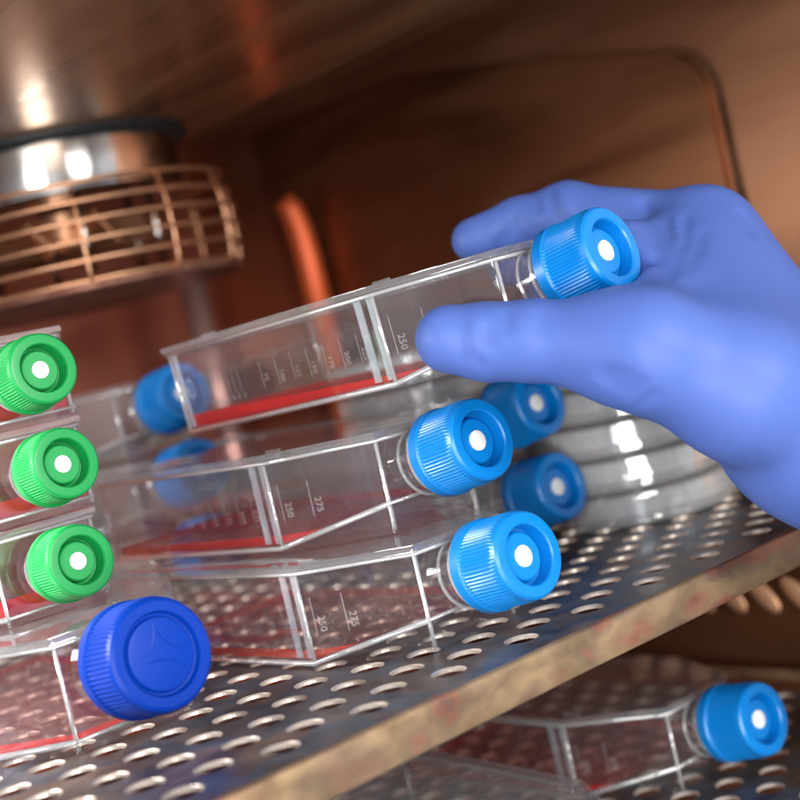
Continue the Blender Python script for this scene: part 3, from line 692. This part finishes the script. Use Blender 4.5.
CREASES = [   # folds of the stretched glove: polyline, radius, depth
 ([(0.4195, 0.4058, 0.1468), (0.4191, 0.4052, 0.1453), (0.4189, 0.4048, 0.1438), (0.419, 0.4046, 0.1423), (0.4191, 0.4045, 0.1408), (0.4195, 0.4045, 0.1387), (0.4203, 0.405, 0.1367), (0.4216, 0.4059, 0.1346), (0.4234, 0.4073, 0.1326)], 0.0020, 0.0024),
 ([(0.4163, 0.4102, 0.1465), (0.4158, 0.4095, 0.145), (0.4156, 0.4091, 0.1435), (0.4155, 0.4088, 0.142), (0.4157, 0.4087, 0.1405), (0.4161, 0.4087, 0.1388), (0.4167, 0.409, 0.1372), (0.4175, 0.4095, 0.1355), (0.4187, 0.4103, 0.1339)], 0.0019, 0.0019),
 ([(0.4294, 0.3928, 0.1517), (0.428, 0.3916, 0.1502), (0.427, 0.3907, 0.1487), (0.4264, 0.3901, 0.1472), (0.4259, 0.3898, 0.1458), (0.4256, 0.3893, 0.1439), (0.4254, 0.3891, 0.1421), (0.4255, 0.389, 0.1402), (0.4258, 0.3892, 0.1384)], 0.0020, 0.0020),
 ([(0.4264, 0.3989, 0.1502), (0.4257, 0.3981, 0.1493), (0.4252, 0.3975, 0.1484), (0.4247, 0.3969, 0.1475), (0.4244, 0.3964, 0.1466), (0.4241, 0.3958, 0.1454), (0.4239, 0.3953, 0.1442), (0.4238, 0.3949, 0.143), (0.4238, 0.3946, 0.1418)], 0.0019, 0.0015),
 ([(0.4105, 0.4154, 0.145), (0.4101, 0.415, 0.144), (0.4098, 0.4148, 0.1429), (0.4096, 0.4146, 0.1419), (0.4095, 0.4145, 0.1409), (0.4095, 0.4144, 0.1396), (0.4098, 0.4145, 0.1384), (0.4101, 0.4146, 0.1371), (0.4105, 0.4149, 0.1359)], 0.0019, 0.0012),
 ([(0.4216, 0.4011, 0.1447), (0.4207, 0.4023, 0.1434), (0.4197, 0.4035, 0.1422), (0.4189, 0.4048, 0.1409), (0.4181, 0.4061, 0.1397), (0.4173, 0.4075, 0.1384), (0.4167, 0.409, 0.1372), (0.416, 0.4105, 0.1359), (0.4154, 0.4121, 0.1347)], 0.0019, 0.0019),
 ([(0.4316, 0.3881, 0.152), (0.43, 0.3865, 0.1499), (0.4291, 0.3854, 0.1479), (0.4284, 0.3846, 0.1459), (0.428, 0.384, 0.1439), (0.4278, 0.3838, 0.1423), (0.4278, 0.3837, 0.1408), (0.4279, 0.3837, 0.1393), (0.4279, 0.3837, 0.1378)], 0.0022, -0.0008),
 ([(0.4229, 0.3386, 0.1291), (0.4186, 0.3349, 0.1269), (0.4137, 0.3311, 0.1245), (0.4091, 0.3276, 0.1221), (0.4049, 0.3244, 0.1198), (0.4013, 0.3216, 0.1175), (0.3974, 0.3192, 0.1154), (0.3934, 0.3168, 0.1133), (0.3895, 0.3143, 0.1112), (0.3855, 0.3117, 0.1092)], 0.0024, 0.0031),
 ([(0.4303, 0.3392, 0.1304), (0.4255, 0.3353, 0.128), (0.4217, 0.3323, 0.1256), (0.4174, 0.3288, 0.1232), (0.4122, 0.3253, 0.1208), (0.4072, 0.3218, 0.1185), (0.4028, 0.3189, 0.1162), (0.3987, 0.3161, 0.114), (0.3942, 0.3139, 0.1118), (0.3896, 0.3116, 0.1097), (0.3849, 0.3092, 0.1077)], 0.0024, 0.0024),
 ([(0.4319, 0.3326, 0.1288), (0.4282, 0.3303, 0.1266), (0.4244, 0.3278, 0.1243), (0.4203, 0.3251, 0.1221), (0.4161, 0.3223, 0.1199), (0.4114, 0.32, 0.1179), (0.4066, 0.3176, 0.1159), (0.4021, 0.3153, 0.114), (0.3979, 0.3134, 0.1121), (0.3937, 0.3116, 0.1104), (0.3894, 0.3098, 0.1086), (0.3847, 0.3077, 0.1069)], 0.0024, 0.0024),
 ([(0.4406, 0.3578, 0.1386), (0.4402, 0.357, 0.1377), (0.4397, 0.3561, 0.1368), (0.4393, 0.3552, 0.1359), (0.4387, 0.3543, 0.1349), (0.4378, 0.3534, 0.1337), (0.4366, 0.3523, 0.1324), (0.4349, 0.3507, 0.1312)], 0.0019, 0.0017),
 ([(0.428, 0.3225, 0.1227), (0.4245, 0.3209, 0.1209), (0.4208, 0.3192, 0.119), (0.417, 0.3173, 0.1171), (0.4131, 0.3154, 0.1153), (0.4078, 0.3134, 0.1133), (0.4026, 0.3114, 0.1113), (0.3977, 0.3095, 0.1093), (0.3929, 0.3077, 0.1073)], 0.0024, 0.0014),
 ([(0.4224, 0.3369, 0.1282), (0.4181, 0.3331, 0.1257), (0.4136, 0.3292, 0.1232), (0.4093, 0.3254, 0.1207), (0.4055, 0.3226, 0.1187), (0.402, 0.32, 0.1167), (0.3986, 0.3175, 0.1148), (0.3955, 0.3152, 0.1128)], 0.0022, -0.0012),
 ([(0.4322, 0.3366, 0.1304), (0.4285, 0.3339, 0.1281), (0.4248, 0.3312, 0.1259), (0.4211, 0.3284, 0.1237), (0.417, 0.3254, 0.1215), (0.412, 0.3224, 0.1193), (0.4071, 0.3196, 0.1172), (0.4024, 0.317, 0.1151), (0.3983, 0.3147, 0.1131)], 0.0022, -0.0012),
 ([(0.3305, 0.3538, 0.1146), (0.3283, 0.3515, 0.1129), (0.3271, 0.3502, 0.1113), (0.3261, 0.3493, 0.1097), (0.3254, 0.3485, 0.1081), (0.3247, 0.3482, 0.1065), (0.3242, 0.3481, 0.1049), (0.3239, 0.3482, 0.1033), (0.3237, 0.3484, 0.1017), (0.3235, 0.349, 0.1), (0.3236, 0.3499, 0.0983), (0.3238, 0.3509, 0.0967), (0.3243, 0.3523, 0.095)], 0.0024, 0.0019),
 ([(0.3294, 0.3427, 0.1075), (0.3291, 0.3422, 0.1064), (0.3288, 0.3418, 0.1053), (0.3286, 0.3415, 0.1042), (0.3285, 0.3412, 0.1031), (0.3282, 0.3412, 0.1019), (0.328, 0.3413, 0.1007), (0.3279, 0.3415, 0.0995), (0.3278, 0.3417, 0.0983)], 0.0026, 0.0024),
 ([(0.3359, 0.3394, 0.11), (0.3353, 0.3386, 0.1091), (0.3348, 0.3379, 0.1082), (0.3343, 0.3372, 0.1074), (0.334, 0.3367, 0.1065), (0.3335, 0.3363, 0.1053), (0.3329, 0.3359, 0.1042), (0.3326, 0.3357, 0.1031), (0.3323, 0.3355, 0.1019)], 0.0022, 0.0015),
 ([(0.3248, 0.3466, 0.0988), (0.3251, 0.3463, 0.0979), (0.3255, 0.346, 0.0969), (0.3259, 0.3458, 0.096), (0.3265, 0.3458, 0.095), (0.3269, 0.3458, 0.0941), (0.3274, 0.3459, 0.0932), (0.3281, 0.3461, 0.0922), (0.3287, 0.3463, 0.0913)], 0.0020, 0.0010),
 ([(0.342, 0.3295, 0.108), (0.3412, 0.3286, 0.1068), (0.3406, 0.3277, 0.1056), (0.3401, 0.3271, 0.1044), (0.3397, 0.3265, 0.1032), (0.339, 0.3263, 0.102), (0.3384, 0.3263, 0.1008), (0.3379, 0.3263, 0.0995), (0.3376, 0.3265, 0.0983)], 0.0024, 0.0010),
 ([(0.3445, 0.3103, 0.079), (0.3443, 0.3092, 0.0797), (0.3441, 0.3081, 0.0804), (0.3441, 0.3071, 0.0811), (0.3441, 0.3062, 0.0818), (0.3441, 0.305, 0.0825), (0.3442, 0.304, 0.0831), (0.3444, 0.303, 0.0838), (0.3446, 0.3021, 0.0844)], 0.0019, 0.0020),
 ([(0.3458, 0.3082, 0.0768), (0.3456, 0.3069, 0.0776), (0.3454, 0.3055, 0.0784), (0.3453, 0.3043, 0.0791), (0.3453, 0.3031, 0.0799), (0.3454, 0.3018, 0.0805), (0.3457, 0.3006, 0.0811), (0.3459, 0.2994, 0.0817), (0.3463, 0.2983, 0.0823)], 0.0019, 0.0022),
 ([(0.3479, 0.3063, 0.0738), (0.3476, 0.3047, 0.0745), (0.3474, 0.3033, 0.0752), (0.3474, 0.3021, 0.0759), (0.3474, 0.3008, 0.0766), (0.3476, 0.2997, 0.077), (0.348, 0.2986, 0.0775), (0.3484, 0.2976, 0.0779), (0.3488, 0.2966, 0.0783)], 0.0019, 0.0020),
 ([(0.3435, 0.3124, 0.0807), (0.3434, 0.3115, 0.0814), (0.3432, 0.3105, 0.082), (0.3432, 0.3096, 0.0827), (0.3432, 0.3088, 0.0833), (0.3433, 0.3078, 0.0838), (0.3433, 0.3068, 0.0843), (0.3434, 0.306, 0.0848), (0.3436, 0.3051, 0.0853)], 0.0019, 0.0015),
 ([(0.3522, 0.3052, 0.0695), (0.3516, 0.3035, 0.0703), (0.3514, 0.3021, 0.071), (0.3512, 0.3007, 0.0717), (0.3512, 0.2994, 0.0724), (0.3515, 0.2984, 0.0727), (0.3519, 0.2974, 0.0729), (0.3524, 0.2964, 0.0732), (0.3528, 0.2954, 0.0735)], 0.0019, 0.0012),
 ([(0.451, 0.3213, 0.1263), (0.4498, 0.32, 0.1248), (0.4487, 0.3186, 0.1234), (0.4475, 0.3173, 0.1219), (0.4465, 0.316, 0.1205), (0.4446, 0.3145, 0.1189), (0.4428, 0.3131, 0.1174), (0.441, 0.3117, 0.1158), (0.4393, 0.3103, 0.1143)], 0.0022, 0.0015),
]
def surface_nets(fn, lo, hi, h):
    nx, ny, nz = [int(math.ceil((b-a)/h))+1 for a, b in zip(lo, hi)]
    gx, gy, gz = [lo[i]+h*np.arange(n) for i, n in enumerate((nx, ny, nz))]
    F = np.empty((nx, ny, nz), np.float32)
    for i in range(0, nx, 8):
        X = np.stack(np.meshgrid(gx[i:i+8], gy, gz, indexing='ij'), -1); F[i:i+8] = fn(X)
    S = F < 0
    acc = np.zeros((nx-1, ny-1, nz-1, 3)); cnt = np.zeros((nx-1, ny-1, nz-1))
    cs = [(i, j, k) for i in (0,1) for j in (0,1) for k in (0,1)]
    def sub(A, c): return A[c[0]:nx-1+c[0], c[1]:ny-1+c[1], c[2]:nz-1+c[2]]
    for a in cs:
        for ax in range(3):
            if a[ax]: continue
            b = list(a); b[ax] = 1; fa, fb = sub(F, a), sub(F, b); m = sub(S, a) != sub(S, b)
            t = np.where(m, fa/np.where(m, fa-fb, 1), 0)
            for q in range(3):
                acc[..., q] += m*(a[q] + (t if q == ax else 0))
            cnt += m
    idx = -np.ones(cnt.shape, int); act = cnt > 0; idx[act] = np.arange(act.sum())
    I = np.argwhere(act); verts = (I + acc[act]/cnt[act][:, None])*h + np.array(lo)
    faces = []
    for ax in range(3):
        u, v = [(1,2), (2,0), (0,1)][ax]
        A = S[tuple(slice(0, -1) if q == ax else slice(1, -1) for q in range(3))]
        sl = [slice(1, -1)]*3; sl[ax] = slice(1, None); B = S[tuple(sl)]
        E_ = np.argwhere(A != B)
        for e in E_:
            base = [0,0,0]; base[ax] = e[ax]; base[u] = e[u]+1; base[v] = e[v]+1
            o = []
            for du, dv in ((-1,-1), (0,-1), (0,0), (-1,0)):
                c = list(base); c[u] += du; c[v] += dv; o.append(idx[tuple(c)])
            if S[tuple(base)]: faces.append(tuple(o))
            else: faces.append(tuple(o[::-1]))
    return verts, faces
def make_hand():
    lo = np.array([.305, .232, -.140]); hi = np.array([.584, .452, .170])
    vs, fs = surface_nets(lambda X: creases(X, hand_sdf(X)), lo, hi, .0015)
    me = bpy.data.meshes.new('person'); me.from_pydata([tuple(v) for v in vs], [], fs); me.update()
    for p in me.polygons: p.use_smooth = True
    me.materials.append(M['glove'])
    o = bpy.data.objects.new('person', me); COL.objects.link(o)
    sm = o.modifiers.new('smooth', 'SMOOTH'); sm.factor = .5; sm.iterations = 2
    sb = o.modifiers.new('sub', 'SUBSURF'); sb.levels = 1; sb.render_levels = 1
    return tag(o, 'right hand in a periwinkle blue nitrile glove gripping the lifted flask between thumb and fingers', 'person')
make_hand()

# ------------------------------------------------------------------ camera
cam = bpy.data.cameras.new('camera'); co = bpy.data.objects.new('camera', cam); COL.objects.link(co)
fw = Vector((.64201083, .76511871, -.04914718)); r = Vector((.73870204, -.63446113, -.22754863)); u = Vector((.20528369, -.10978356, .97252567))
co.matrix_world = Matrix(((r.x, u.x, -fw.x, 0), (r.y, u.y, -fw.y, 0), (r.z, u.z, -fw.z, .11205), (0,0,0,1)))
cam.sensor_width = 36; cam.lens = 36*1442.23/800; cam.clip_start = .02; cam.clip_end = 20
cam.dof.use_dof = True; cam.dof.focus_distance = .505; cam.dof.aperture_fstop = 7
scene.camera = co

# ------------------------------------------------------------------ light
w = bpy.data.worlds.new('World'); scene.world = w; w.use_nodes = True
bgn = w.node_tree.nodes['Background']; bgn.inputs[1].default_value = .56
wn = w.node_tree.nodes; wl = w.node_tree.links
tc = wn.new('ShaderNodeTexCoord'); no = wn.new('ShaderNodeTexNoise'); no.inputs['Scale'].default_value = 2.6; no.inputs['Detail'].default_value = 2
cr = wn.new('ShaderNodeValToRGB'); cr.color_ramp.elements[0].position = .42; cr.color_ramp.elements[0].color = (.26,.28,.31,1); cr.color_ramp.elements[1].position = .62; cr.color_ramp.elements[1].color = (2.0,2.06,2.18,1)
wl.new(tc.outputs['Generated'], no.inputs['Vector']); wl.new(no.outputs['Fac'], cr.inputs[0]); wl.new(cr.outputs[0], bgn.inputs[0])
def area(name, loc, target, size, power, color=(1,1,1)):
    l = bpy.data.lights.new(name, 'AREA'); l.shape = 'RECTANGLE'; l.size, l.size_y = size; l.energy = power; l.color = color
    o = bpy.data.objects.new(name, l); COL.objects.link(o); o.location = loc
    o.rotation_euler = (Vector(target)-Vector(loc)).to_track_quat('-Z', 'Y').to_euler(); return o
area('window_light', (.30, -.75, .42), (.40,.45,.06), (.40,.34), 11.5, (1,.98,.95))
area('side_fill', (-.55, -.35, .30), (.34,.45,.08), (.3,.4), 7.5, (.95,.98,1))  # added fill, brightens the red medium from the left
area('added_backlight', (-.02, .60, .185), (.24,.52,.03), (.20,.10), .8, (1,.98,.96)).data.spread = math.radians(62)  # added lamp out of view, lights the flasks from behind
area('low_fill', (-.10, -.28, -.12), (.42,.42,-.05), (.4,.2), 6, (1,.96,.9))  # added low fill for the lower flask and shelf flange

scene.view_settings.view_transform = 'Standard'; scene.view_settings.look = 'None'; scene.view_settings.exposure = 0; scene.view_settings.gamma = 1
c = scene.cycles; c.max_bounces = 14; c.diffuse_bounces = 3; c.glossy_bounces = 5; c.transmission_bounces = 10; c.transparent_max_bounces = 40; c.adaptive_threshold = .025; c.volume_bounces = 0
c.caustics_reflective = False; c.caustics_refractive = False; c.sample_clamp_indirect = 6
c.use_denoising = True
